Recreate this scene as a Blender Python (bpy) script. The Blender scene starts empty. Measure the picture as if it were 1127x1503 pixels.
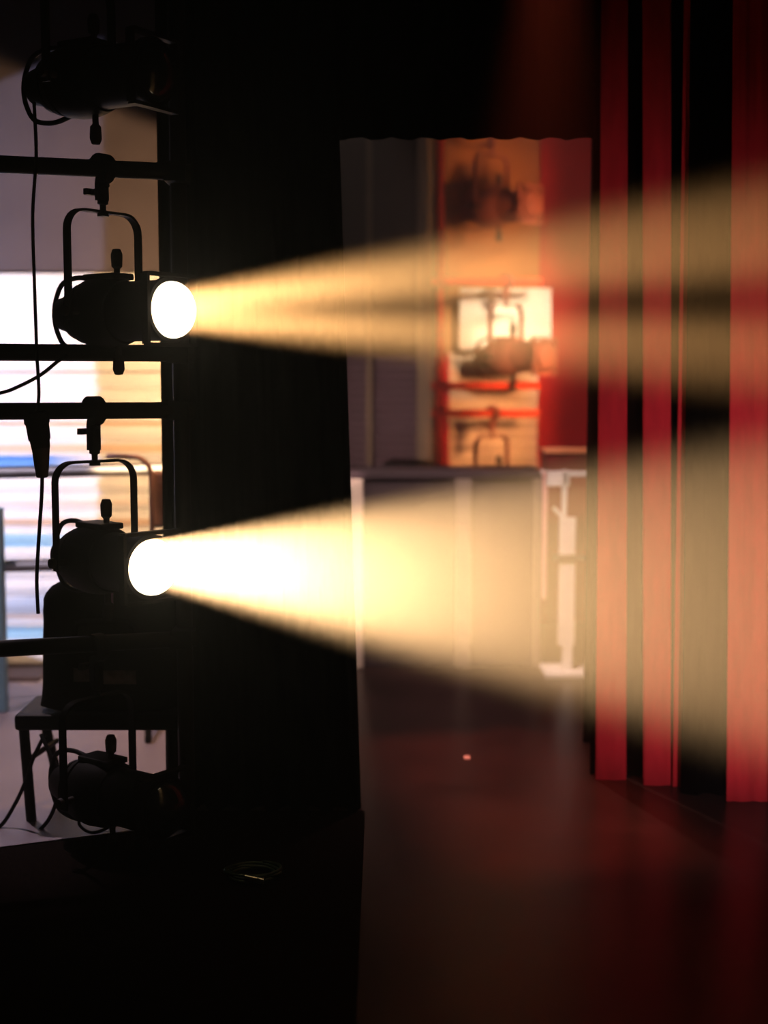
import bpy, bmesh, math, random
from mathutils import Vector, Matrix, Quaternion
random.seed(4)
PI = math.pi
sc = bpy.context.scene
COL = sc.collection
FPX = 2000.0; CAMH = 1.7; PITCH = math.radians(5.46)
cp, sp = math.cos(PITCH), math.sin(PITCH)

def at(px, py, Y):
    """world point seen at (px, py) of the photograph at distance Y from the camera"""
    u = (px - 563.5) / FPX; v = -(py - 751.5) / FPX
    d = Vector((u, cp + v * sp, -sp + v * cp))
    return Vector((0, 0, CAMH)) + d * (Y / d.y)

def rect(px0, px1, py0, py1, Y):
    a = at(px0, py0, Y); b = at(px1, py1, Y)
    return a.x, b.x, b.z, a.z

# ------------------------------------------------------------------ helpers
def tag(o, label=None, cat=None, group=None, kind=None):
    if label: o['label'] = label
    if cat: o['category'] = cat
    if group: o['group'] = group
    if kind: o['kind'] = kind
    return o

def empty(name, loc, rz=0, **k):
    o = bpy.data.objects.new(name, None); COL.objects.link(o)
    o.empty_display_size = .1
    o.location = loc; o.rotation_euler = (0, 0, rz)
    return tag(o, **k)

def obj(name, bm, m, parent=None, smooth=False, bev=0, rot=None, **k):
    bmesh.ops.recalc_face_normals(bm, faces=bm.faces)
    me = bpy.data.meshes.new(name); bm.to_mesh(me); bm.free()
    if m: me.materials.append(m)
    o = bpy.data.objects.new(name, me); COL.objects.link(o)
    if parent: o.parent = parent
    if rot: o.rotation_euler = rot
    if smooth:
        for p in me.polygons: p.use_smooth = True
        if smooth != 'all':
            try:
                me.set_sharp_from_angle(angle=math.radians(38))
            except Exception: pass
    if bev:
        b = o.modifiers.new('bevel', 'BEVEL'); b.width = bev; b.segments = 2; b.limit_method = 'ANGLE'
    return tag(o, **k)

def bm_new(): return bmesh.new()

def box(bm, x0, x1, y0, y1, z0, z1, M=None):
    r = bmesh.ops.create_cube(bm, size=1)
    for v in r['verts']:
        v.co = Vector(((x0 + x1) / 2 + v.co.x * (x1 - x0), (y0 + y1) / 2 + v.co.y * (y1 - y0), (z0 + z1) / 2 + v.co.z * (z1 - z0)))
        if M: v.co = M @ v.co
    return bm

def lathe(bm, prof, axis='X', seg=40, off=(0, 0, 0), close=False):
    rings = []
    off = Vector(off)
    def P(a, r, t):
        c, s = r * math.cos(t), r * math.sin(t)
        return off + (Vector((a, c, s)) if axis == 'X' else Vector((c, s, a)) if axis == 'Z' else Vector((c, a, s)))
    for a, r in prof:
        if r < 1e-6: rings.append([bm.verts.new(P(a, 0, 0))])
        else: rings.append([bm.verts.new(P(a, r, 2 * PI * i / seg)) for i in range(seg)])
    pairs = list(zip(rings, rings[1:]))
    if close: pairs.append((rings[-1], rings[0]))
    for A, B in pairs:
        for i in range(seg):
            j = (i + 1) % seg
            if len(A) == 1 and len(B) == 1: continue
            if len(A) == 1: bm.faces.new((A[0], B[i], B[j]))
            elif len(B) == 1: bm.faces.new((A[i], B[0], A[j]))
            else: bm.faces.new((A[i], B[i], B[j], A[j]))
    return bm

def smoothpath(pts, n=8):
    pts = [Vector(p) for p in pts]; out = []
    for i in range(len(pts) - 1):
        p0 = pts[max(i - 1, 0)]; p1 = pts[i]; p2 = pts[i + 1]; p3 = pts[min(i + 2, len(pts) - 1)]
        for k in range(n):
            t = k / n
            out.append(.5 * ((2 * p1) + (p2 - p0) * t + (2 * p0 - 5 * p1 + 4 * p2 - p3) * t * t + (3 * p1 - p0 - 3 * p2 + p3) * t ** 3))
    out.append(pts[-1]); return out

def tube(bm, pts, r, seg=12, r2=None, up=None, cap=True):
    """round tube along a path, or a flat bar (r x r2) when r2 is given; up = fixed direction of r2"""
    pts = [Vector(p) for p in pts]; rings = []
    nrm = None
    for i, p in enumerate(pts):
        t = (pts[min(i + 1, len(pts) - 1)] - pts[max(i - 1, 0)]).normalized()
        if up is not None: b = Vector(up); n = b.cross(t).normalized(); b = t.cross(n)
        else:
            if nrm is None:
                n = t.orthogonal().normalized()
            else: n = (nrm - t * nrm.dot(t)).normalized()
            b = t.cross(n); nrm = n
        ring = []
        if r2 is not None:
            for sx, sy in ((-1, -1), (1, -1), (1, 1), (-1, 1)):
                ring.append(bm.verts.new(p + n * r * sx + b * r2 * sy))
        else:
            for k in range(seg):
                a = 2 * PI * k / seg
                ring.append(bm.verts.new(p + n * r * math.cos(a) + b * r * math.sin(a)))
        rings.append(ring)
    m = len(rings[0])
    for A, B in zip(rings, rings[1:]):
        for k in range(m): bm.faces.new((A[k], A[(k + 1) % m], B[(k + 1) % m], B[k]))
    if cap: bm.faces.new(rings[0]); bm.faces.new(rings[-1])
    return bm

def copy_tree(o, parent=None):
    c = o.copy(); COL.objects.link(c); c.parent = parent
    for ch in [x for x in COL.objects if x.parent == o]: copy_tree(ch, c)
    return c

# ------------------------------------------------------------------ materials
MATS = {}
def mat(name, col, rough=.6, metal=0, spec=.5, noise=0, nscale=20, bump=0, bscale=60, sheen=0, coat=0, streak=None):
    m = bpy.data.materials.new(name); m.use_nodes = True
    nt = m.node_tree; b = nt.nodes['Principled BSDF']
    b.inputs['Base Color'].default_value = (*col, 1); b.inputs['Roughness'].default_value = rough
    b.inputs['Metallic'].default_value = metal; b.inputs['Specular IOR Level'].default_value = spec
    b.inputs['Sheen Weight'].default_value = sheen; b.inputs['Coat Weight'].default_value = coat
    tc = nt.nodes.new('ShaderNodeTexCoord')
    mp = nt.nodes.new('ShaderNodeMapping'); nt.links.new(tc.outputs['Object'], mp.inputs['Vector'])
    if streak: mp.inputs['Scale'].default_value = streak
    if noise:
        n = nt.nodes.new('ShaderNodeTexNoise'); n.inputs['Scale'].default_value = nscale; n.inputs['Detail'].default_value = 6
        nt.links.new(mp.outputs['Vector'], n.inputs['Vector'])
        r = nt.nodes.new('ShaderNodeValToRGB')
        r.color_ramp.elements[0].position = .3; r.color_ramp.elements[1].position = .72
        r.color_ramp.elements[0].color = (*[c * (1 - noise) for c in col], 1)
        r.color_ramp.elements[1].color = (*[min(1, c * (1 + noise)) for c in col], 1)
        nt.links.new(n.outputs['Fac'], r.inputs['Fac']); nt.links.new(r.outputs['Color'], b.inputs['Base Color'])
    if bump:
        n = nt.nodes.new('ShaderNodeTexNoise'); n.inputs['Scale'].default_value = bscale; n.inputs['Detail'].default_value = 4
        nt.links.new(tc.outputs['Object'], n.inputs['Vector'])
        bp = nt.nodes.new('ShaderNodeBump'); bp.inputs['Strength'].default_value = bump; bp.inputs['Distance'].default_value = .004
        nt.links.new(n.outputs['Fac'], bp.inputs['Height']); nt.links.new(bp.outputs['Normal'], b.inputs['Normal'])
    MATS[name] = m
    return m

M_black = mat('black_metal', (.006, .005, .005), .55, noise=.4, nscale=40, bump=.2, spec=.12)
M_pipe = mat('black_pipe', (.007, .006, .006), .45, noise=.4, nscale=30, spec=.18)
M_knob = mat('dark_plastic', (.02, .014, .014), .7, noise=.2)
M_velour = mat('black_velour', (.002, .0013, .0012), 1, spec=0, noise=.4, nscale=9, bump=.3, bscale=300)
M_rubber = mat('black_rubber', (.007, .006, .007), .65, spec=.1, noise=.2)
M_sleeve = mat('grey_plug_sleeve', (.09, .07, .09), .6, noise=.2)
M_redpipe = mat('red_pipe_paint', (.85, .07, .03), .6, noise=.15)
M_farlan = mat('haze_tinted_lantern', (.35, .12, .09), .7, noise=.2)  # reddish lift from the orange-lit haze, put into the lanterns' colour
M_bag = mat('black_nylon', (.008, .007, .008), .9, spec=.1, noise=.4, nscale=15, bump=.5, bscale=120)
M_tape = mat('worn_grey_label', (.3, .24, .27), .8, noise=.6, nscale=25)
M_sticker = mat('lilac_sticker', (.8, .45, .9), .7, noise=.3, nscale=60)
M_glassdark = mat('dark_lens_glass', (.01, .01, .012), .12, spec=.6, noise=.1)
M_red = mat('red_cloth', (.62, .03, .042), .95, spec=.05, noise=.12, nscale=6, bump=.3, bscale=250, streak=(4, 4, 1))
M_redwall = mat('red_wall_paint', (.5, .03, .035), .8, spec=.1, noise=.1, nscale=4, bump=.1)
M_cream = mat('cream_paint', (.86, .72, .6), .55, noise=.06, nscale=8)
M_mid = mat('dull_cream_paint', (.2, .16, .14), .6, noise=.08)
M_white = mat('white_paint', (.84, .82, .8), .6, noise=.04, nscale=10)
M_counter = mat('mauve_grey_panel', (.045, .028, .036), .7, noise=.15, nscale=5)
M_wallpaint = mat('mauve_wall_paint', (.1, .08, .088), .85, spec=.1, noise=.08, nscale=4, bump=.15, bscale=80)
M_darkwall = mat('black_wall_paint', (.004, .003, .003), .9, spec=.1, noise=.3, nscale=3, bump=.15)
M_farwall = mat('tan_wall_paint', (.05, .037, .03), .85, spec=.1, noise=.12, nscale=3, bump=.15)
M_olive = mat('olive_post_paint', (.3, .25, .15), .7, noise=.15, nscale=8)
M_mauve = mat('mauve_garment', (.5, .3, .32), .95, spec=.05, noise=.2, nscale=10, bump=.3)
M_steel = mat('brushed_steel', (.7, .78, .9), .5, noise=.15, nscale=30)
M_blue = mat('pale_blue_paint', (.35, .7, .85), .5, noise=.08, nscale=20)
M_skirt = mat('dark_brown_skirting', (.05, .03, .035), .7, noise=.2)
M_wire = mat('glint_tinted_cable', (.02, .05, .02), .4, noise=.3)  # greenish glint of the coil put into its colour
M_gold = mat('nickel_connector', (.6, .62, .5), .3, metal=1, noise=.2)

def slat_mat(name, base, bands, line=.55):
    """painted slats: a base colour with coloured bands, each (z0, z1, colour), in object coordinates"""
    m = mat(name, base, .6, noise=.05, nscale=4)
    nt = m.node_tree; b = nt.nodes['Principled BSDF']
    tc = nt.nodes.new('ShaderNodeTexCoord'); sx = nt.nodes.new('ShaderNodeSeparateXYZ')
    nt.links.new(tc.outputs['Object'], sx.inputs[0])
    prev = b.inputs['Base Color'].links[0].from_socket
    for z0, z1, c in bands:
        g = nt.nodes.new('ShaderNodeMath'); g.operation = 'COMPARE'
        nt.links.new(sx.outputs['Z'], g.inputs[0]); g.inputs[1].default_value = (z0 + z1) / 2; g.inputs[2].default_value = (z1 - z0) / 2
        if c[2] > c[0]:      # blue fades along X: the warm light's wash-out put into the colour
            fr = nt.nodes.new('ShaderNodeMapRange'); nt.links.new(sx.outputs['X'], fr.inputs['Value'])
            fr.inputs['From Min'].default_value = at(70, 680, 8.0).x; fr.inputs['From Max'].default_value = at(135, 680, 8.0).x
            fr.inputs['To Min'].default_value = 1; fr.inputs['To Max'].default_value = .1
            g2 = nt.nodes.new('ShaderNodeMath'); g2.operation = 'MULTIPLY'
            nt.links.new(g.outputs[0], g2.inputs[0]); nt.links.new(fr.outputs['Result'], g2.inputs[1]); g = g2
        mx = nt.nodes.new('ShaderNodeMix'); mx.data_type = 'RGBA'
        nt.links.new(g.outputs[0], mx.inputs['Factor']); nt.links.new(prev, mx.inputs['A']); mx.inputs['B'].default_value = (*c, 1)
        prev = mx.outputs['Result']
    nt.links.new(prev, b.inputs['Base Color'])
    return m

def glow_glass(name, col, strength):
    m = bpy.data.materials.new(name); m.use_nodes = True; nt = m.node_tree; nt.nodes.clear()
    o = nt.nodes.new('ShaderNodeOutputMaterial'); a = nt.nodes.new('ShaderNodeAddShader')
    e = nt.nodes.new('ShaderNodeEmission'); t = nt.nodes.new('ShaderNodeBsdfTransparent')
    e.inputs['Color'].default_value = (*col, 1); e.inputs['Strength'].default_value = strength
    n = nt.nodes.new('ShaderNodeTexNoise'); n.inputs['Scale'].default_value = 14
    mr = nt.nodes.new('ShaderNodeMapRange'); mr.inputs['To Min'].default_value = strength * .9; mr.inputs['To Max'].default_value = strength * 1.1
    nt.links.new(n.outputs['Fac'], mr.inputs['Value']); nt.links.new(mr.outputs['Result'], e.inputs['Strength'])
    nt.links.new(e.outputs[0], a.inputs[0]); nt.links.new(t.outputs[0], a.inputs[1]); nt.links.new(a.outputs[0], o.inputs['Surface'])
    return m
M_lens_on = glow_glass('glowing_lens', (1, .86, .6), 1.6)

# stage floor: black vinyl, satin
M_floor = mat('black_stage_vinyl', (.034, .019, .016), .3, spec=.2, noise=.35, nscale=2.2, bump=.12, bscale=14)
M_pale = mat('pale_lino', (.26, .22, .25), .5, spec=.3, noise=.1, nscale=3)

# ------------------------------------------------------------------ lights
def framed(name, loc, target, power, col, shape, radius=.02, cone=None, gap=None, prof=None):
    """profile spotlight; shape = ('round', tan_r, soft) or ('rect', x0, x1, z0, z1, soft) in tangents about the axis"""
    L = bpy.data.lights.new(name, 'SPOT'); L.energy = power; L.color = col; L.shadow_soft_size = radius; L.spot_blend = 0
    o = bpy.data.objects.new(name, L); COL.objects.link(o); o.location = loc
    d = Vector(target) - Vector(loc); o.rotation_euler = d.to_track_quat('-Z', 'Y').to_euler()
    ext = shape[1] + shape[2] if shape[0] == 'round' else max(math.hypot(x, z) for x in shape[1:3] for z in shape[3:5]) + shape[5]
    L.spot_size = min(PI * .98, 2 * math.atan(ext * 1.05))
    L.use_nodes = True; nt = L.node_tree; em = nt.nodes['Emission']
    N = lambda op, *a: _m(nt, op, *a)
    tc = nt.nodes.new('ShaderNodeTexCoord'); s = nt.nodes.new('ShaderNodeSeparateXYZ'); nt.links.new(tc.outputs['Normal'], s.inputs[0])
    nz = N('ABSOLUTE', s.outputs['Z'])
    u = N('DIVIDE', s.outputs['X'], nz); v = N('DIVIDE', s.outputs['Y'], nz)
    def sstep(x, a, b):
        r = nt.nodes.new('ShaderNodeMapRange'); r.interpolation_type = 'SMOOTHSTEP'
        nt.links.new(x, r.inputs['Value']); r.inputs['From Min'].default_value = a; r.inputs['From Max'].default_value = b
        return r.outputs['Result']
    if shape[0] == 'round':
        rr = N('SQRT', N('ADD', N('MULTIPLY', u, u), N('MULTIPLY', v, v)))
        f = N('SUBTRACT', 1.0, sstep(rr, shape[1] - shape[2], shape[1] + shape[2]))
        if gap:      # a bar across the beam
            c, h, soft, depth = gap
            g = N('SUBTRACT', 1.0, sstep(N('ABSOLUTE', N('SUBTRACT', v, c)), h - soft, h + soft))
            f = N('MULTIPLY', f, N('SUBTRACT', 1.0, N('MULTIPLY', g, depth)))
        if prof:     # brighter below / above, tangent slope
            f = N('MULTIPLY', f, N('MAXIMUM', N('ADD', 1.0, N('MULTIPLY', v, prof)), 0.0))
    else:
        _, x0, x1, z0, z1, sf = shape
        f = sstep(u, x0 - sf, x0 + sf)
        f = N('MULTIPLY', f, N('SUBTRACT', 1.0, sstep(u, x1 - sf, x1 + sf)))
        f = N('MULTIPLY', f, sstep(v, z0 - sf, z0 + sf))
        f = N('MULTIPLY', f, N('SUBTRACT', 1.0, sstep(v, z1 - sf, z1 + sf)))
    nt.links.new(f, em.inputs['Strength'])
    return o
def _m(nt, op, *a):
    n = nt.nodes.new('ShaderNodeMath'); n.operation = op
    for i, x in enumerate(a):
        if isinstance(x, (int, float)): n.inputs[i].default_value = x
        else: nt.links.new(x, n.inputs[i])
    return n.outputs[0]

def framed_on(name, loc, quad, power, col, soft=.02, radius=.02):
    """profile spot with its shutters set to the bounding box of the given world points"""
    c = sum((Vector(q) for q in quad), Vector()) / len(quad)
    R = (c - Vector(loc)).to_track_quat('-Z', 'Y').to_matrix().inverted()
    us, vs = [], []
    for q in quad:
        l = R @ (Vector(q) - Vector(loc)); us.append(l.x / -l.z); vs.append(l.y / -l.z)
    return framed(name, loc, c, power, col, ('rect', min(us), max(us), min(vs), max(vs), soft), radius)

# ------------------------------------------------------------------ the setting
def plate(name, x0, x1, y0, y1, z0, z1, m, **k):
    k.setdefault('kind', 'structure')
    return obj(name, box(bm_new(), x0, x1, y0, y1, z0, z1), m, **k)
XL, XR, YB, ZC = -4.2, 4.6, 10.4, 4.2
plate('floor', XL, XR, -1.0, YB + .3, -.12, 0, M_floor, label='dark glossy stage floor')
plate('ceiling', XL, XR, -1.0, YB + .3, ZC, ZC + .12, M_darkwall, label='black ceiling above the stage')
plate('wall_left', XL - .12, XL, -1.0, YB + .3, 0, ZC, M_darkwall, label='black side wall off to the left')
plate('wall_right', XR, XR + .12, 3.2, YB + .3, 0, ZC, M_darkwall, label='black side wall off to the right')
plate('wall_back', XL, XR, YB, YB + .12, 0, ZC, M_darkwall, label='dark back wall of the hall')

plate('floor_matt_patch', XL, at(536, 1215, 5.29).x, -1.0, 5.285, .0, .0012, mat('matt_black_patch', (.009, .006, .0055), 1, spec=0, noise=.4, nscale=60, bump=.5, bscale=300), label='added matt black patch dulling the near floor below the lanterns')  # added sheet, keeps the shutter's reflection off the near floor
# left background: mauve wall over a white slatted shutter, 8 m away
YW = 8.0
zs = at(100, 402, YW).z            # top edge of the bright shutter
zbase = at(100, 990, YW).z
xw1 = at(262, 600, YW).x + .25
plate('wall_wing', XL, xw1, YW, YW + .12, 0, ZC, M_wallpaint, label='mauve painted wall behind the light ladder')
plate('baseboard_wing', XL, xw1, YW - .03, YW, 0, zbase + .06, M_skirt, label='dark brown skirting under the shutter')
# shutter: rounded slats
def shutter(name, x0, x1, z0, z1, y, pitch, m, **k):
    bm = bm_new(); n = max(2, round((z1 - z0) / pitch)); h = (z1 - z0) / n
    prof = []
    for i in range(n):
        b = z0 + i * h
        prof += [(b + .04 * h, 0), (b + .1 * h, .012), (b + .5 * h, .02), (b + .9 * h, .012), (b + .97 * h, 0)]
    A = [bm.verts.new((x0, y - d, z)) for z, d in prof]; B = [bm.verts.new((x1, y - d, z)) for z, d in prof]
    for i in range(len(prof) - 1): bm.faces.new((A[i], B[i], B[i + 1], A[i + 1]))
    c = [bm.verts.new((x, y + .02, z)) for x, z in ((x0, prof[0][0]), (x1, prof[0][0]), (x1, prof[-1][0]), (x0, prof[-1][0]))]
    bm.faces.new(c); bm.faces.new((A[0], c[0], c[1], B[0])); bm.faces.new((A[-1], B[-1], c[2], c[3]))
    bm.faces.new([*reversed(A), c[0], c[3]]); bm.faces.new([*B, c[2], c[1]])
    return obj(name, bm, m, **k)
zz = lambda py: at(60, py, YW).z
blue = (.1, .3, .72); lblue = (.35, .62, .8); tan = (.72, .5, .36)
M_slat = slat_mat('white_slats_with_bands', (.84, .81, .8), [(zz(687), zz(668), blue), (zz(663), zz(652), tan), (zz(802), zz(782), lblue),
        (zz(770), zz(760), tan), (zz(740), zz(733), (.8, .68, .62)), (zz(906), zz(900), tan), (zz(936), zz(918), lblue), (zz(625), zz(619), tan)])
zplain = zz(545)
sh = obj('window_shutter', box(bm_new(), XL, xw1 - .05, YW - .055, YW, zplain, zs), M_white, kind='structure', bev=.004,
         label='plain white fascia above the slatted shutter')
sh.name = 'trim_1'
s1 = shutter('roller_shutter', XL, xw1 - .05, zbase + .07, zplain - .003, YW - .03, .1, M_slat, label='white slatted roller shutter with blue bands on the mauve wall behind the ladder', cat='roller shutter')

# pale floor beyond the ladder
fx = at(250, 1200, 5.3).x
bm = bm_new(); vs = [(XL, 4.82), (at(0, 1255, 4.9).x, 4.84), (at(246, 1215, 5.19).x, 5.08), (at(246, 1215, 5.19).x + .03, 5.5), (xw1, YW - .035), (XL, YW - .035)]
A = [bm.verts.new((x, y, .001)) for x, y in vs]; B = [bm.verts.new((x, y, .006)) for x, y in vs]
bm.faces.new(A); bm.faces.new(B)
for i in range(len(vs)): bm.faces.new((A[i], A[(i + 1) % len(vs)], B[(i + 1) % len(vs)], B[i]))
obj('floor_lino', bm, M_pale, kind='structure', label='pale mauve lino floor in the wing')

# ---- far middle wall
YF = 9.6
x0, x1, z0, z1 = rect(490, 652, 190, 700, YF)
plate('wall_far', at(440, 500, YF).x, at(652, 500, YF).x, YF, YF + .1, 0, ZC, M_farwall, label='dim tan wall seen past the black drape')
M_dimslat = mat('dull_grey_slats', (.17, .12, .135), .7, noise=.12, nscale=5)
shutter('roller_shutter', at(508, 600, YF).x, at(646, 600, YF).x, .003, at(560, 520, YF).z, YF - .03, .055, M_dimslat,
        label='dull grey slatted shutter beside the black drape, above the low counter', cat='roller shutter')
bm = bm_new()
for a, b_, n in ((538, 546, 0), (612, 634, 0)):
    o = obj('window_post', box(bm_new(), at(a, 400, YF - .1).x, at(b_, 400, YF - .1).x, YF - .16, YF - .06, 0, at(560, 203, YF).z + .4), M_olive, bev=.006,
            label='slim olive post before the dull shutter' if a == 538 else 'wider olive post before the dull shutter beside the lit panel', cat='post')
plate('wall_panel', at(652, 500, YF).x, at(790, 500, YF).x, YF, YF + .1, 0, ZC, mat('ochre_wall_paint', (.45, .2, .08), .85, spec=.1, noise=.1, nscale=4), label='ochre wall panel behind the far lanterns')
plate('wall_red', at(790, 500, YF).x, XR, YF - .02, YF + .1, 0, ZC, M_redwall, label='deep red wall beside the curtains')
# white fascia and slatted shutter, orange-lit
x0, x1, z0, z1 = rect(674, 808, 423, 514, YF - .12)
obj('display_board', box(bm_new(), x0, x1, YF - .14, YF - .1, z0, z1), M_white, bev=.006, label='bright white board above the orange-lit shutter, behind the far lanterns', cat='board')
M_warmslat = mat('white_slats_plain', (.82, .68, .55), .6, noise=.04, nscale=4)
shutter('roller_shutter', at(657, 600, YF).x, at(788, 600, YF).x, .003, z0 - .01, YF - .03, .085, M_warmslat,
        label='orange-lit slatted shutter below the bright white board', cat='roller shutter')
tb = plate('trim_2', at(648, 600, YF).x, at(658, 600, YF).x, YF - .09, YF, 0, at(650, 520, YF).z, M_redwall, label='red door jamb beside the orange-lit shutter')
# black border overhead
def drape(name, xa, xb, y, z0, z1, m, folds=6, depth=.03, xa2=None, xb2=None, thick=.012, ph=0, nz=14, yslope=0, **k):
    """hanging cloth with vertical folds; xa2/xb2 = edges at the hem"""
    xa2 = xa if xa2 is None else xa2; xb2 = xb if xb2 is None else xb2
    bm = bm_new(); nx = max(12, folds * 10); F = []; Bk = []
    for j in range(nz + 1):
        t = j / nz; z = z1 + (z0 - z1) * t
        la = xa + (xa2 - xa) * t; lb = xb + (xb2 - xb) * t
        rf, rb = [], []
        for i in range(nx + 1):
            s = i / nx
            d = depth * (math.sin(2 * PI * folds * s + ph + .5 * math.sin(3 * t + s * 4)) * (.55 + .45 * t) + .25 * math.sin(2 * PI * folds * 2.3 * s + 2 * t))
            yy = y + d + yslope * s
            rf.append(bm.verts.new((la + (lb - la) * s, yy, z))); rb.append(bm.verts.new((la + (lb - la) * s, yy + thick, z)))
        F.append(rf); Bk.append(rb)
    for j in range(nz):
        for i in range(nx):
            bm.faces.new((F[j][i], F[j][i + 1], F[j + 1][i + 1], F[j + 1][i])); bm.faces.new((Bk[j][i], Bk[j][i + 1], Bk[j + 1][i + 1], Bk[j + 1][i]))
        bm.faces.new((F[j][0], F[j + 1][0], Bk[j + 1][0], Bk[j][0])); bm.faces.new((F[j][nx], F[j + 1][nx], Bk[j + 1][nx], Bk[j][nx]))
    for i in range(nx):
        bm.faces.new((F[0][i], F[0][i + 1], Bk[0][i + 1], Bk[0][i])); bm.faces.new((F[nz][i], F[nz][i + 1], Bk[nz][i + 1], Bk[nz][i]))
    return obj(name, bm, m, smooth='all', **k)
drape('border_curtain', at(440, 200, 5.62).x, at(871, 200, 5.62).x, 5.62, at(700, 203, 5.62).z, ZC - .05, M_velour, folds=9, depth=.03,
      label='black border curtain hanging across the top above the far lit panel', cat='curtain')
# big black leg between the ladder and the stage
YD = 5.3
drape('leg_curtain', at(226, 0, YD).x, at(480, 0, YD).x, YD, .0015, ZC - .05, M_velour, folds=7, depth=.05, xa2=at(244, 1240, YD).x, xb2=at(530, 1240, YD).x,
      label='wide black drape hanging just beyond the lit lanterns', cat='curtain')

# ------------------------------------------------------------------ curtains on the right
YC = 5.75
gB = 'narrow black drapes between the red ones'
def strip(name, tl, tr, bl, br, hem, Y, m, folds, depth, label, ph=0, group=None):
    drape(name, at(tl, 0, Y).x, at(tr, 0, Y).x, Y, max(.0015, at(900, hem, Y).z), ZC - .05, m, folds=folds, depth=depth,
          xa2=at(bl, hem, Y).x, xb2=at(br, hem, Y).x, ph=ph, label=label, cat='curtain', group=group)
strip('leg_curtain', 869, 890, 866, 886, 1175, 5.78, M_velour, 1, .012, 'narrow black drape at the outer edge of the row of red strips', 0)
strip('red_drape', 881, 917, 874, 919, 1161, 5.7, M_red, 1, .004, 'slim red drape beside the outer black drape, nearest the far lit panel', .6, 'red strip drapes')
strip('leg_curtain', 913, 941, 915, 950, 1190, 5.76, M_velour, 1, .012, 'narrow black drape between the slim red drape and the next red one', 1)
strip('red_drape', 937, 979, 944, 984, 1181, 5.62, M_red, 1, .004, 'medium red drape with a thinner red one close beside it', 2, 'red strip drapes')
strip('leg_curtain', 974, 1010, 976, 1000, 1192, 5.7, M_velour, 1, .012, 'narrow black drape between the medium red drape and the thinnest one', 3)
strip('red_drape', 1003, 1016, 987, 1004, 1183, 5.6, M_red, 1, .006, 'thinnest red drape, a slanting ribbon before the wide black drape', 1, 'red strip drapes')
strip('leg_curtain', 1012, 1078, 1000, 1074, 1215, 5.5, M_velour, 2, .015, 'wide black drape between the thinnest and the widest red drape', 2)
strip('red_drape', 1071, 1117, 1066, 1127, 1201, 5.4, M_red, 2, .005, 'widest red drape at the right end of the row', .3, 'red strip drapes')
strip('leg_curtain', 1110, 1290, 1118, 1300, 1225, 5.5, M_velour, 3, .02, 'black drape past the widest red drape at the picture edge', .3)
# full black back drape behind the strips
drape('back_drape', at(872, 0, 6.3).x, XR - .1, 6.3, .0015, ZC - .05, M_velour, folds=14, depth=.04,
      label='broad black drape closing the gaps behind the red strips', cat='curtain')

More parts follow.
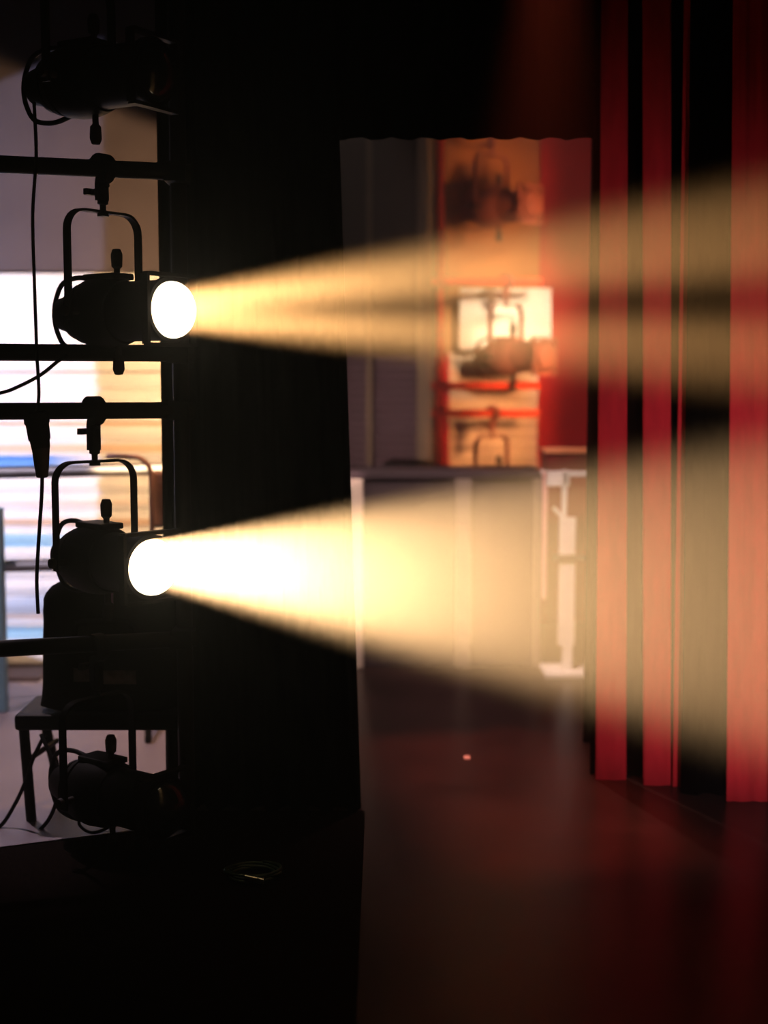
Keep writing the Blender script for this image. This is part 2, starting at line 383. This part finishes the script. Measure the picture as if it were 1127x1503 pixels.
# ------------------------------------------------------------------ lanterns
LF = .34
def make_lantern(lit, drop, pitch, label, group, scale=1.0, cat='stage lantern', M_black=None, tail=False):
    M_black = M_black or MATS['black_metal']
    root = empty('stage_lantern', (0, 0, 0), label=label, cat=cat, group=group)
    R = (0, pitch, 0)
    b = bm_new()
    lathe(b, [(-.238, 0), (-.235, .035), (-.21, .06), (-.16, .072), (-.13, .08), (-.128, .095), (-.11, .1), (-.108, .088), (-.095, .09), (-.093, .108), (-.072, .112), (-.07, .1),
              (-.055, .104), (-.052, .12), (0, .127), (.05, .124), (.09, .115), (.105, .11), (.105, .097), (0, .1), (-.1, .075), (-.12, 0)])
    obj('body', b, M_black, root, smooth=True, rot=R)
    b = bm_new()
    lathe(b, [(.09, .1035), (.31, .1035), (.312, .112), (.332, .112), (.332, .0985), (.2, .097), (.09, .097)], close=True)
    obj('lens_barrel', b, M_black, root, smooth=True, rot=R)
    b = bm_new()   # square colour-frame runners
    for s in (-1, 1):
        box(b, .308, .338, -.112, .115, s * .118 - .006, s * .118 + .006)
    box(b, .308, .338, -.121, -.109, -.118, .118); box(b, .308, .338, .109, .121, -.118, .118)
    obj('colour_frame_holder', b, M_black, root, rot=R)
    b = bm_new(); pr = [(LF - .012, 0), (LF - .012, .096), (LF - .004, .0965)]
    for i in range(1, 9):
        a = PI / 2 * i / 8; pr.append((LF - .004 + .055 * math.sin(a), .0965 * math.cos(a)))
    lathe(b, pr)
    obj('lens', b, M_lens_on if lit else M_farlan if M_black is M_farlan else M_glassdark, root, smooth='all', rot=R, label='glowing white-hot lens' if lit else None)
    b = bm_new()   # rear bail handle
    tube(b, smoothpath([(-.045, 0, .112), (-.13, 0, .128), (-.215, 0, .112), (-.255, 0, .06), (-.268, 0, 0), (-.255, 0, -.06), (-.215, 0, -.112), (-.13, 0, -.128), (-.045, 0, -.112)], 5), .009, 10)
    obj('rear_handle', b, M_black, root, smooth='all', rot=R)
    b = bm_new()
    box(b, -.06, .1, -.05, .05, .112, .134)
    obj('top_vent', b, M_black, root, bev=.006, rot=R)
    W = .166
    pts = []
    for i in range(7):
        a = PI / 2 * i / 6; pts.append((0, -W + .07 * (1 - math.cos(a)), .28 + .07 * math.sin(a)))
    path = [(0, -W, -.03), (0, -W, .1)] + pts + [(x, -y, z) for x, y, z in reversed(pts)] + [(0, W, .1), (0, W, -.03)]
    b = bm_new(); tube(b, path, .0045, r2=.016, up=(1, 0, 0))
    obj('yoke', b, M_black, root, smooth=True)
    for s in (-1, 1):
        b = bm_new(); lathe(b, [(s * .12, 0), (s * .12, .012), (s * .178, .012), (s * .179, .019), (s * .192, .017), (s * .194, 0)], axis='Y', seg=16)
        obj('yoke_knob', b, M_knob, root, smooth=True)
    for s in (-1, 1):
        b = bm_new(); lathe(b, [(s * .115, 0), (s * .115, .011), (s * .15, .011), (s * .158, .019), (s * .2, .021), (s * .218, .014), (s * .22, 0)], axis='Z', seg=18, off=(.065, 0, 0))
        obj('focus_knob', b, M_knob, root, smooth=True, rot=R)
    # hook clamp, hangs over the pipe at height drop
    b = bm_new()
    lathe(b, [(.335, 0), (.335, .02), (.352, .02), (.352, .011), (.375, .011), (.378, .019), (.398, .019), (.398, 0)], axis='Z', seg=16)
    a = [(.0, .0)]
    hk = []
    for i in range(15):
        t = math.radians(-95 + 270 * i / 14)
        hk.append((.04 * math.cos(t), 0, drop + .04 * math.sin(t)))
    tube(b, [(-.004, 0, .39), (-.004, 0, drop - .05)] + hk, .012, r2=.022, up=(0, 1, 0))
    tube(b, [(.0, 0, .39), (0, 0, drop - .042)], .02, 10)
    obj('hook_clamp', b, M_black, root, smooth=True)
    b = bm_new(); tube(b, [(-.06, -.0, drop - .075), (.03, 0, drop - .06)], .007, 8); box(b, -.075, -.055, -.022, .022, drop - .086, drop - .064)
    obj('wing_bolt', b, M_black, root)
    if tail:
      b = bm_new(); tube(b, smoothpath([(-.1, .02, -.1), (-.15, .03, -.16), (-.1, .05, -.19), (-.02, .07, -.15), (.0, .09, -.09)], 5), .006, 8)
      obj('tail_cable', b, M_rubber, root, smooth='all', rot=R)
    root.scale = (scale,) * 3
    return root

def rungY(X): return 4.88 + .3 * (X + .95)
def solve(px, py, fn):
    Y = 4.85
    for _ in range(12): Y = fn(at(px, py, Y).x)
    return at(px, py, Y)
SPECS = [  # pivot px, pipe height drop, yaw, pitch(rotation about Y; + is down), lit, label
    ((118, 120), .50, -30, 0, False, 'unlit black stage lantern, topmost on the near ladder', ),
    ((154, 459), .50, -36, 0, True, 'lit stage lantern hung from the upper pipe, throwing the upper split beam'),
    ((142, 820), .53, -44, 0, True, 'lit stage lantern above the black kit bag, throwing the lower broad beam'),
    ((146, 1161), .53, -36, 0, False, 'unlit black stage lantern hanging lowest, beneath the kit bag and bench'),
]
pivots = []
beams = []
for (p, drop, yaw, pitch, lit, lab) in SPECS:
    P = solve(p[0], p[1], rungY)
    r = make_lantern(lit, drop, math.radians(pitch), lab, 'lanterns on the near ladder', tail=p[1] > 1000)
    r.location = P; r.rotation_euler = (0, 0, math.radians(yaw)); pivots.append((P, drop))
    beams.append((P, math.radians(yaw)))

# near ladder: five rungs between two uprights
def ladder(name, xa, xb, fy, heights, R, label, ztop, m=None, ups=None):
    root = empty(name, (xa, fy(xa), 0), label=label, cat='lighting ladder')
    inv = Matrix.Translation(-Vector((xa, fy(xa), 0)))
    for h in heights:
        b = bm_new(); tube(b, [inv @ Vector((x, fy(x), h)) for x in (xa - .06, xa, xb, xb + .05)], R, 20)
        obj('rung', b, m or M_pipe, root, smooth=True)
    for x in ups or (xa, xb):
        b = bm_new(); tube(b, [inv @ Vector((x, fy(x) + 2.1 * R, z)) for z in (0, ztop)], R, 20)
        obj('upright', b, m or M_pipe, root, smooth=True)
        for h in heights:
            obj('pipe_coupler', box(bm_new(), x - R * 1.3, x + R * 1.3, fy(x) - R * 1.15, fy(x) + R * 3.3, h - R * 1.15, h + R * 1.15, inv), m or M_black, root, bev=.004)
    return root
hs = [pivots[i][0].z + pivots[i][1] for i in range(3)]
hs.append(solve(150, 518, rungY).z)
hD = solve(60, 949, rungY).z; hs.append(hD)
# lowest lantern hangs from the rung behind the bag
xr = at(266, 600, 5.0).x
ladder('lighting_ladder', -1.75, xr, rungY, hs, .03, 'near black pipe ladder carrying the four large stage lanterns', ZC)
print('rungs', hs, 'lowest drop', hD - pivots[3][0].z)

# light of the two lit lanterns: source inside each barrel, behind the lens
def beam(i, tilt, tan_r, soft, power, col, dyaw=0, **k):
    P, yaw = beams[i]; yaw += math.radians(dyaw)
    d = Vector((math.cos(yaw) * math.cos(tilt), math.sin(yaw) * math.cos(tilt), math.sin(tilt)))
    loc = P - d * .03
    framed('lantern_lamp', loc, loc + d, power, col, ('round', tan_r, soft), radius=.045, **k)
beam(1, math.radians(-.2), .11, .02, 24000, (1, .5, .17), gap=(-.012, .026, .018, .9))
beam(2, math.radians(3.6), .133, .025, 26000, (1, .59, .26), prof=-1.2)

# haze in the room
bm = box(bm_new(), XL + .05, XR - .02, -.9, YB - .9, .02, ZC - .02)
m = bpy.data.materials.new('stage_haze'); m.use_nodes = True; nt = m.node_tree; nt.nodes.clear()
o_ = nt.nodes.new('ShaderNodeOutputMaterial'); v = nt.nodes.new('ShaderNodeVolumeScatter'); v.inputs['Density'].default_value = .03; v.inputs['Anisotropy'].default_value = .65
v.inputs['Color'].default_value = (.97, .95, .93, 1)
nt.links.new(v.outputs[0], o_.inputs['Volume'])
# density raised towards the lanterns, added to make the beams fade faster
tc = nt.nodes.new('ShaderNodeTexCoord'); sx = nt.nodes.new('ShaderNodeSeparateXYZ'); nt.links.new(tc.outputs['Object'], sx.inputs[0])
mr = nt.nodes.new('ShaderNodeMapRange'); mr.interpolation_type = 'SMOOTHSTEP'; nt.links.new(sx.outputs['X'], mr.inputs['Value'])
mr.inputs['From Min'].default_value = -.75; mr.inputs['From Max'].default_value = .7
mr.inputs['To Min'].default_value = .054; mr.inputs['To Max'].default_value = .029
nt.links.new(mr.outputs['Result'], v.inputs['Density'])
hz = obj('haze', bm, m, label='thin stage haze filling the hall', cat='haze', kind='stuff')

# ------------------------------------------------------------------ cables on the near ladder
def cyl_path(pts): return smoothpath(pts, 8)
Yc = 4.78
root = empty('power_cable', at(52, 520, Yc), label='thin hanging power cable with a thick plug in its middle', cat='cable')
inv = Matrix.Translation(-root.location)
def rel(l): return [inv @ at(*p) for p in l]
b = bm_new(); tube(b, smoothpath(rel([(50, 150, 4.8), (53, 215, Yc), (52, 250, 4.69), (48, 320, Yc), (51, 430, Yc), (53, 490, 4.72), (54, 520, 4.7), (57, 580, 4.70), (52, 612, 4.72)]), 8), .006, 10)
obj('upper_cord', b, M_rubber, root, smooth='all')
b = bm_new(); tube(b, smoothpath(rel([(62, 698, 4.72), (61, 730, 4.74), (57, 790, Yc), (54, 850, Yc), (56, 900, 4.82)]), 8), .0065, 10)
obj('lower_cord', b, M_rubber, root, smooth='all')
a0, a1 = at(52, 604, 4.72), at(60, 658, 4.72)
def tapered(bm, A, B, prof, seg=18):
    d = (B - A); L = d.length; q = Vector((0, 0, 1)).rotation_difference(d).to_matrix()
    rings = []
    for t, r in prof: rings.append([bm.verts.new(A + q @ Vector((r * math.cos(2 * PI * k / seg), r * math.sin(2 * PI * k / seg), t * L))) for k in range(seg)])
    for X, Y_ in zip(rings, rings[1:]):
        for k in range(seg): bm.faces.new((X[k], X[(k + 1) % seg], Y_[(k + 1) % seg], Y_[k]))
    bm.faces.new(rings[0]); bm.faces.new(rings[-1]); return bm
b = tapered(bm_new(), inv @ a0, inv @ a1, [(0, .036), (.05, .043), (.3, .044), (.35, .04), (.75, .038), (.8, .034), (1, .032)])
obj('plug_body', b, M_rubber, root, smooth=True)
b = tapered(bm_new(), inv @ at(59.5, 652, 4.72), inv @ at(62, 701, 4.72), [(0, .03), (.1, .031), (.6, .026), (.95, .021), (1, .016)])
obj('plug_sleeve', b, M_sleeve, root, smooth=True, label='grey tapered sleeve')
b = bm_new(); tube(b, smoothpath([at(98, 522, 4.76), at(84, 531, 4.73), at(60, 550, 4.72), at(30, 566, 4.72), at(0, 577, 4.72), at(-60, 586, 4.73), at(-120, 560, 4.75)], 8), .0062, 10)
obj('cable', b, M_rubber, smooth='all', label='short black cable sagging off the crossing pipe towards the wing', cat='cable')

# ------------------------------------------------------------------ bench with kit bag
YB0 = 5.12
x0, x1, z0, z1 = rect(20, 262, 1050, 1073, YB0)
root = empty('bench', ((x0 + x1) / 2, YB0 + .16, 0), label='low black bench with splayed legs under the kit bag', cat='bench')
inv = Matrix.Translation(-root.location)
obj('bench_top', box(bm_new(), x0, x1, YB0, YB0 + .34, z0, z1, inv), M_black, root, bev=.012)
for sx, xx in ((1, x0), (-1, x1)):
    for yy, sl in ((YB0 + .03, .02), (YB0 + .31, .075)):
        b = bm_new(); tube(b, [inv @ Vector((xx + sx * .03, yy, z0 + .002)), inv @ Vector((xx + sx * (.03 + (sl if sx > 0 else -.0)), yy, .006))], .02, 12)
        obj('leg', b, M_black, root, smooth=True)
b = bm_new(); tube(b, [inv @ Vector((x0 + .05, YB0 + .04, .25)), inv @ Vector((x0 + .09, YB0 + .3, .25))], .011, 8)
obj('stretcher', b, M_black, root, smooth=True)
# kit bag: soft box, flared base
def kitbag():
    bm = bm_new(); xa, xb, zb, zt = rect(52, 258, 858, 1050, YB0)
    cx = (xa + xb) / 2; w = (xb - xa) / 2; h = zt - zb; n = 22; m_ = 36; rings = []
    for j in range(n + 1):
        t = j / n
        if t < .8: k = 1 + .09 * max(0, 1 - t * 3.0) ** 2
        else: k = max(.0, 1 - ((t - .8) / .2) ** 4) ** .5 * 1 * (.985) if t < 1 else .0
        ring = []
        if t in (0, 1): kk = .85 if t == 0 else .7
        else: kk = k if t < .95 else max(k, .86)
        for i in range(m_):
            a = 2 * PI * i / m_; e = .35
            X = abs(math.cos(a)) ** e * (1 if math.cos(a) > 0 else -1); Yy = abs(math.sin(a)) ** e * (1 if math.sin(a) > 0 else -1)
            wob = 1 + .012 * math.sin(5 * a + 9 * t)
            ring.append(bm.verts.new((cx + X * w * kk * wob, YB0 + .17 + Yy * .145 * kk * wob, zb + .003 + h * t)))
        rings.append(ring)
    for A, B in zip(rings, rings[1:]):
        for i in range(m_): bm.faces.new((A[i], A[(i + 1) % m_], B[(i + 1) % m_], B[i]))
    bm.faces.new(rings[0]); bm.faces.new(rings[-1])
    return bm, (cx, YB0 + .17, zb)
bm, base = kitbag(); root = empty('kit_bag', base, label='bulky black kit bag with a small lilac sticker, standing on the bench', cat='bag')
bmesh.ops.translate(bm, verts=bm.verts, vec=-Vector(base))
obj('bag_body', bm, M_bag, root, smooth='all')
inv = Matrix.Translation(-root.location); yf = YB0 + .022
xa, xb, za, zb = rect(154, 166, 870, 891, yf)
obj('sticker', box(bm_new(), xa, xb, yf - .004, yf + .012, za, zb, inv), M_sticker, root, label='small lilac sticker')
xa, xb, za, zb = rect(108, 200, 981, 1004, yf)
b = bm_new(); box(b, xa, xa + (xb - xa) * .3, yf - .004, yf + .012, za + .01, zb, inv); box(b, xa + (xb - xa) * .42, xb, yf - .004, yf + .012, za, zb - .008, inv)
obj('name_tape', b, M_tape, root, label='worn grey tape strip')
b = bm_new(); tube(b, smoothpath([(-.12, -.155, .3), (-.1, -.19, .36), (0, -.2, .37), (.1, -.19, .36), (.12, -.155, .3)], 6), .012, 8)
obj('carry_strap', b, M_bag, root, smooth='all')
# cables tangled round the bench
g = 'cables looping round the bench legs'
for pts, lab in (([(60, 1078, 5.1), (75, 1110, 5.05), (86, 1135, 5.02), (84, 1170, 5.02), (70, 1205, 5.04), (40, 1235, 5.06), (24, 1252, 5.0)], 'black cable looping down past the low bench onto the floor'),
                 ([(66, 1078, 5.11), (50, 1110, 5.07), (38, 1145, 5.07), (22, 1180, 5.08), (-4, 1216, 5.06), (-60, 1240, 5.05)], 'black cable trailing from the bench top out of the picture')):
    b = bm_new(); tube(b, smoothpath([at(*p) for p in pts], 8), .0075, 8)
    obj('cable', b, M_rubber, smooth='all', label=lab, cat='cable', group=g)

# ------------------------------------------------------------------ wing background things
# two steel handrails before the shutter, on posts out of frame
for y0, y1, xe, lab in ((694, 688, 330, 'thin pale blue steel handrail crossing before the shutter, the upper of two'),
                        (831, 827, 300, 'thin pale blue steel handrail crossing before the shutter, the lower of two')):
    root = empty('handrail', at(60, y0, 7.0), label=lab, cat='handrail', group='handrails before the shutter')
    inv = Matrix.Translation(-root.location)
    A = at(-140, y0 + 3, 6.9); B = at(xe, y1 - 2, 7.1)
    b = bm_new(); tube(b, [inv @ A, inv @ B], .018, 14); obj('rail_tube', b, M_steel, root, smooth=True)
    for off in (-.024, .024):
        b = bm_new(); tube(b, [inv @ (A + Vector((0, .004, off))), inv @ (B + Vector((0, .004, off)))], .0075, 8)
        obj('rail_lip', b, M_skirt, root, smooth=True, label='dark edge of the rail')
# garment rack with mauve garment
YG = 6.5
root = empty('garment_rack', at(205, 700, YG) * 1, label='dark tubular garment rack standing half behind the black drape', cat='garment rack')
root.location.z = 0
inv = Matrix.Translation(-root.location)
zt = at(190, 670, YG).z; xl = at(188, 690, YG).x; xr2 = xl + .75
arc = [Vector((xl - .12, YG, zt)), Vector((xl + .02, YG, zt))]
for i in range(1, 7):
    a = PI / 2 * i / 6; arc.append(Vector((xl + .02 + .09 * math.sin(a), YG, zt - .09 + .09 * math.cos(a))))
arc.append(Vector((xl + .11, YG, .06)))
b = bm_new(); tube(b, [inv @ p for p in [Vector((xl - .0, YG, zt)), *[Vector((xl + .02 + .09 * math.sin(PI / 2 * i / 6), YG, zt - .09 + .09 * math.cos(PI / 2 * i / 6))) for i in range(1, 7)], Vector((xl + .11, YG, .06))]], .012, 10)
obj('end_frame', b, M_mauve, root, smooth='all')
b = bm_new(); tube(b, [inv @ Vector((xl, YG, zt)), inv @ Vector((xl - .1, YG, zt + .002))], .012, 10); obj('top_rail', b, M_mauve, root, smooth='all')
b = bm_new(); tube(b, [inv @ Vector((xl + .11, YG - .22, .06)), inv @ Vector((xl + .11, YG + .22, .06))], .015, 10); obj('foot', b, M_black, root, smooth='all')
for s in (-1, 1):
    b = bm_new(); lathe(b, [(-.012, 0), (-.012, .03), (.012, .03), (.012, 0)], axis='X', seg=16, off=inv @ Vector((xl + .11, YG + s * .2, .032)))
    obj('caster', b, M_rubber, root, smooth=True)
drape('garment', xl + .115, xl + .36, YG, at(200, 775, YG).z, zt - .07, M_mauve, folds=2, depth=.02, label='mauve garment hanging on the rack beside the black drape', cat='garment')
# pale blue post at the picture edge
x0 = at(-8, 900, 6.9).x; x1 = at(6, 900, 6.9).x
obj('door_frame_post', box(bm_new(), x0, x1, 6.88, 6.95, .006, at(0, 745, 6.9).z), M_blue, bev=.006, label='pale blue post at the edge of the shutter', cat='post').name = 'blue_post'
# low dark ledge at the foot of the shutter
x0, x1, z0, z1 = rect(-200, 64, 989, 1014, 7.7)
obj('step_ledge', box(bm_new(), x0, x1, 7.6, 7.9, .006, z1), M_skirt, bev=.01, label='low dark brown step at the foot of the shutter', cat='step')

# ------------------------------------------------------------------ low counter in the middle distance
YK = 8.0
x0, x1, z0, z1 = rect(514, 872, 698, 985, YK)
root = empty('counter', ((x0 + x1) / 2, YK + .3, 0), label='long mauve grey counter with cream posts, crossed by the lower beam', cat='counter')
inv = Matrix.Translation(-root.location)
xq = at(796, 800, YK).x
obj('front_panel', box(bm_new(), x0 + .06, xq, YK + .03, YK + .06, .004, z1 - .02, inv), M_counter, root)
obj('counter_top', box(bm_new(), x0, xq, YK + .005, YK + .55, z1 - .02, z1 + .025, inv), M_counter, root, bev=.006)
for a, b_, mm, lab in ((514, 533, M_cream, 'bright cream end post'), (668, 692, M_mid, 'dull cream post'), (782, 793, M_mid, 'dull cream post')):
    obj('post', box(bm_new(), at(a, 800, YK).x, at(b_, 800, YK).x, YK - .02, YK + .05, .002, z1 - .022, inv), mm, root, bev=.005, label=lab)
for yy in (.08, .5):
    pass
obj('side_panel', box(bm_new(), x0, x0 + .05, YK + .06, YK + .53, .004, z1 - .022, inv), M_counter, root)
# white stand
YS = 7.8
root = empty('display_stand', at(832, 900, YS), label='white metal stand with feet and bracket beside the counter', cat='stand'); root.location.z = 0
inv = Matrix.Translation(-root.location)
def rb(name, px0, px1, py0, py1, d0=0, d1=.05, m=M_white):
    a, b_, c, d = rect(px0, px1, py0, py1, YS)
    return obj(name, box(bm_new(), a, b_, YS + d0, YS + d1, c, d, inv), m, root, bev=.004)
zb = 0
rb('column', 822, 843, 760, 948)
rb('column', 826, 832, 690, 760)
rb('shelf', 800, 868, 692, 700, 0, .25)
rb('bracket', 800, 836, 700, 714)
rb('crossbar', 812, 866, 814, 824, -.012, .0, M_counter)
a, b_, c, d = rect(798, 868, 947, 956, YS)
obj('foot', box(bm_new(), a, b_, YS - .1, YS + .2, 0.002, .03, inv), M_white, root, bev=.004)
rb('base_post', 826, 840, 946, 1000)
b = bm_new(); tube(b, [inv @ at(812, 745, YS + .02), inv @ at(842, 778, YS + .02)], .012, 8); obj('brace', b, M_white, root)
rb('side_rail', 797, 802, 692, 880, 0, .03, mat('pink_painted_rail', (.75, .42, .42), .6, noise=.1))
# red box with a bright rim, on the stand
a, b_, c, d = rect(800, 869, 659, 692, YS)
root = empty('red_crate', ((a + b_) / 2, YS + .12, c), label='dark red crate with a bright orange rim on top of the white stand', cat='crate')
inv = Matrix.Translation(-root.location)
obj('crate_body', box(bm_new(), a + .005, b_ - .005, YS + .01, YS + .24, c + .0015, d - .026, inv), mat('dark_red_plastic', (.14, .012, .014), .5, noise=.2), root, bev=.004)
obj('rim', box(bm_new(), a, b_, YS, YS + .25, d - .026, d, inv), mat('orange_plastic', (.9, .35, .16), .5, noise=.1), root, bev=.003, label='bright orange rim')

# ------------------------------------------------------------------ far ladder
YL = 9.2
M_far = M_black
xa = at(646, 500, YL).x; xb = at(783, 500, YL).x
far_p = [((721, 306), -44, 'small unlit lantern hanging topmost on the far ladder'),
         ((742, 524), -44, 'small unlit lantern in front of the bright white board'),
         ((721, 722), -44, 'small unlit lantern hanging low behind the counter, under two pipes')]
hs2 = []
proto = None
for (p, yaw, lab) in far_p:
    P = at(p[0], p[1], YL)
    if proto is None:
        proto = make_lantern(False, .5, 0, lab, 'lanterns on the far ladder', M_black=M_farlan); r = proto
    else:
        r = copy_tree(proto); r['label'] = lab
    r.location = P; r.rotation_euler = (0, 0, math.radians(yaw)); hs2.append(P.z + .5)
hs2[2] = at(720, 607, YL).z
r.location.z = hs2[2] - .5
hs2.append(at(720, 566, YL).z)
ladder('lighting_ladder', xa, xb, lambda X: YL, hs2, .026, 'distant red pipe stand with small lanterns before the orange-lit shutter', ZC, m=M_redpipe, ups=(xa,))

# ------------------------------------------------------------------ small things on the floor
P = at(372, 1316, 4.55); P.z = .0
root = empty('cable_coil', P, label='coiled cable with a green glint in its colour lying on the black floor under the drape', cat='cable coil')
b = bm_new(); pts = []
for i in range(90):
    t = i / 89; a = 2 * PI * 3.2 * t; pts.append(((.085 + .012 * math.sin(a * 1.7)) * math.cos(a), (.07 + .01 * math.cos(a * 1.3)) * math.sin(a), .009 + .022 * t))
tube(b, pts, .007, 8); obj('coil', b, M_wire, root, smooth='all')
b = bm_new(); tube(b, [(-.02, -.075, .03), (.045, -.09, .022)], .011, 12); obj('connector', b, M_gold, root, smooth=True, label='shiny metal connector')
P = at(685, 1122, 6.05)
obj('floor_mark', box(bm_new(), P.x - .014, P.x + .014, P.y - .03, P.y + .03, .001, .004), M_white, label='tiny white tape mark on the dark floor', cat='tape mark')

# ------------------------------------------------------------------ lights
# wing: warm wash over wall, shutter and floor; cool wash cut off along a vertical edge
Pw = lambda px, py: at(px, py, YW)
framed_on('wing_warm_spot', (-.8, 6.35, 1.9), [Pw(-60, 205), Pw(100, 185), Pw(240, 190), Pw(290, 1000), Pw(-60, 1000)], 330, (1, .6, .28), soft=.03, radius=.03)
framed_on('wing_cool_spot', (-3.6, 5.9, 1.6), [Pw(-70, 150), Pw(150, 150), Pw(150, 1000), Pw(-70, 900)], 640, (.6, .66, 1), soft=.006, radius=.01)
framed_on('wing_floor_spot', (-2.4, 6.4, 3.6), [(-2.4, 4.75, 0), (-.95, 4.75, 0), (-.95, 7.7, 0), (-2.4, 7.7, 0)], 330, (1, .74, .82), soft=.05, radius=.03)
framed_on('wing_floor_warm_spot', (-.88, 6.3, 2.3), [(-1.75, 4.85, 0), (-.8, 4.95, 0), (-1.0, 6.6, 0), (-1.9, 6.6, 0)], 75, (1, .5, .18), soft=.06, radius=.03)
# far wall
Pf = lambda px, py: at(px, py, YF - .1)
framed_on('far_orange_spot', (1.7, 7.5, 1.9), [Pf(657, 505), Pf(789, 505), Pf(789, 695), Pf(655, 695)], 400, (1, .4, .14), soft=.01, radius=.22)
framed_on('far_board_spot', (1.65, 7.0, 2.9), [Pf(674, 423), Pf(808, 423), Pf(808, 520), Pf(674, 520)], 1250, (1, .72, .42), soft=.01, radius=.36)
framed_on('far_upper_spot', (1.7, 7.5, 2.5), [Pf(652, 205), Pf(786, 205), Pf(786, 420), Pf(652, 420)], 210, (1, .38, .14), soft=.01, radius=.22)
framed_on('far_red_spot', (1.9, 7.5, 1.7), [Pf(792, 195), Pf(905, 195), Pf(905, 750), Pf(792, 750)], 50, (1, .5, .5), soft=.03)
framed_on('far_dim_spot', (-.5, 7.0, 1.2), [Pf(500, 520), Pf(650, 520), Pf(650, 700), Pf(500, 700)], 115, (1, .6, .55), soft=.05)
# counter
framed_on('counter_spot', (-.4, 5.9, 3.7), [(-.4, 8, 0), (1.3, 8, 0), (1.3, 8, 1.3), (-.4, 8, 1.3)], 640, (1, .7, .6), soft=.1)
# red curtains
framed_on('curtain_spot', (1.2, 3.0, .6), [(.8, 5.6, -.2), (2.0, 5.6, -.2), (2.0, 5.6, 2.5), (.8, 5.6, 2.5)], 135, (1, .72, .78), soft=.2)
framed_on('stand_fill', (1.0, 6.3, 3.9), [at(803, 655, 7.8), at(868, 655, 7.8), at(868, 955, 7.8), at(803, 955, 7.8)], 120, (1, .68, .46), soft=.01)  # extra lamp, added to brighten the stand and crate rim
framed_on('floor_reflection_fill', (.62, 5.15, 3.95), [at(690, 1060, 6.5), at(810, 1060, 6.5), at(800, 1300, 4.6), at(690, 1300, 4.6)], 650, (1, .12, .05), soft=.05)  # added lamp, stands in for the lit shutter's reflection in the floor
framed_on('floor_warm_fill', (.6, 6.6, 3.9), [(-.2, 5.0, 0), (1.6, 5.0, 0), (1.6, 7.9, 0), (-.2, 7.9, 0)], 190, (1, .55, .48), soft=.15)  # added lamp without a known source, lifts the middle floor

w = bpy.data.worlds.new('World'); sc.world = w; w.use_nodes = True
w.node_tree.nodes['Background'].inputs['Color'].default_value = (.02, .012, .012, 1)
w.node_tree.nodes['Background'].inputs['Strength'].default_value = .05

# ------------------------------------------------------------------ camera
cam = bpy.data.cameras.new('camera'); co = bpy.data.objects.new('camera', cam); COL.objects.link(co)
co.location = (0, 0, CAMH); co.rotation_euler = (PI / 2 - PITCH, 0, 0)
cam.sensor_fit = 'VERTICAL'; cam.sensor_height = 36; cam.lens = FPX * 36 / 1503
cam.clip_start = .05
cam.dof.use_dof = True; cam.dof.focus_distance = 4.75; cam.dof.aperture_fstop = .9
sc.camera = co
sc.view_settings.view_transform = 'Standard'; sc.view_settings.look = 'None'
sc.view_settings.exposure = 0; sc.view_settings.gamma = 1; sc.view_settings.use_curve_mapping = False
cy = sc.cycles
cy.max_bounces = 5; cy.diffuse_bounces = 3; cy.glossy_bounces = 3; cy.transparent_max_bounces = 12; cy.volume_bounces = 0
cy.sample_clamp_indirect = 3; cy.caustics_reflective = False
cy.use_denoising = True
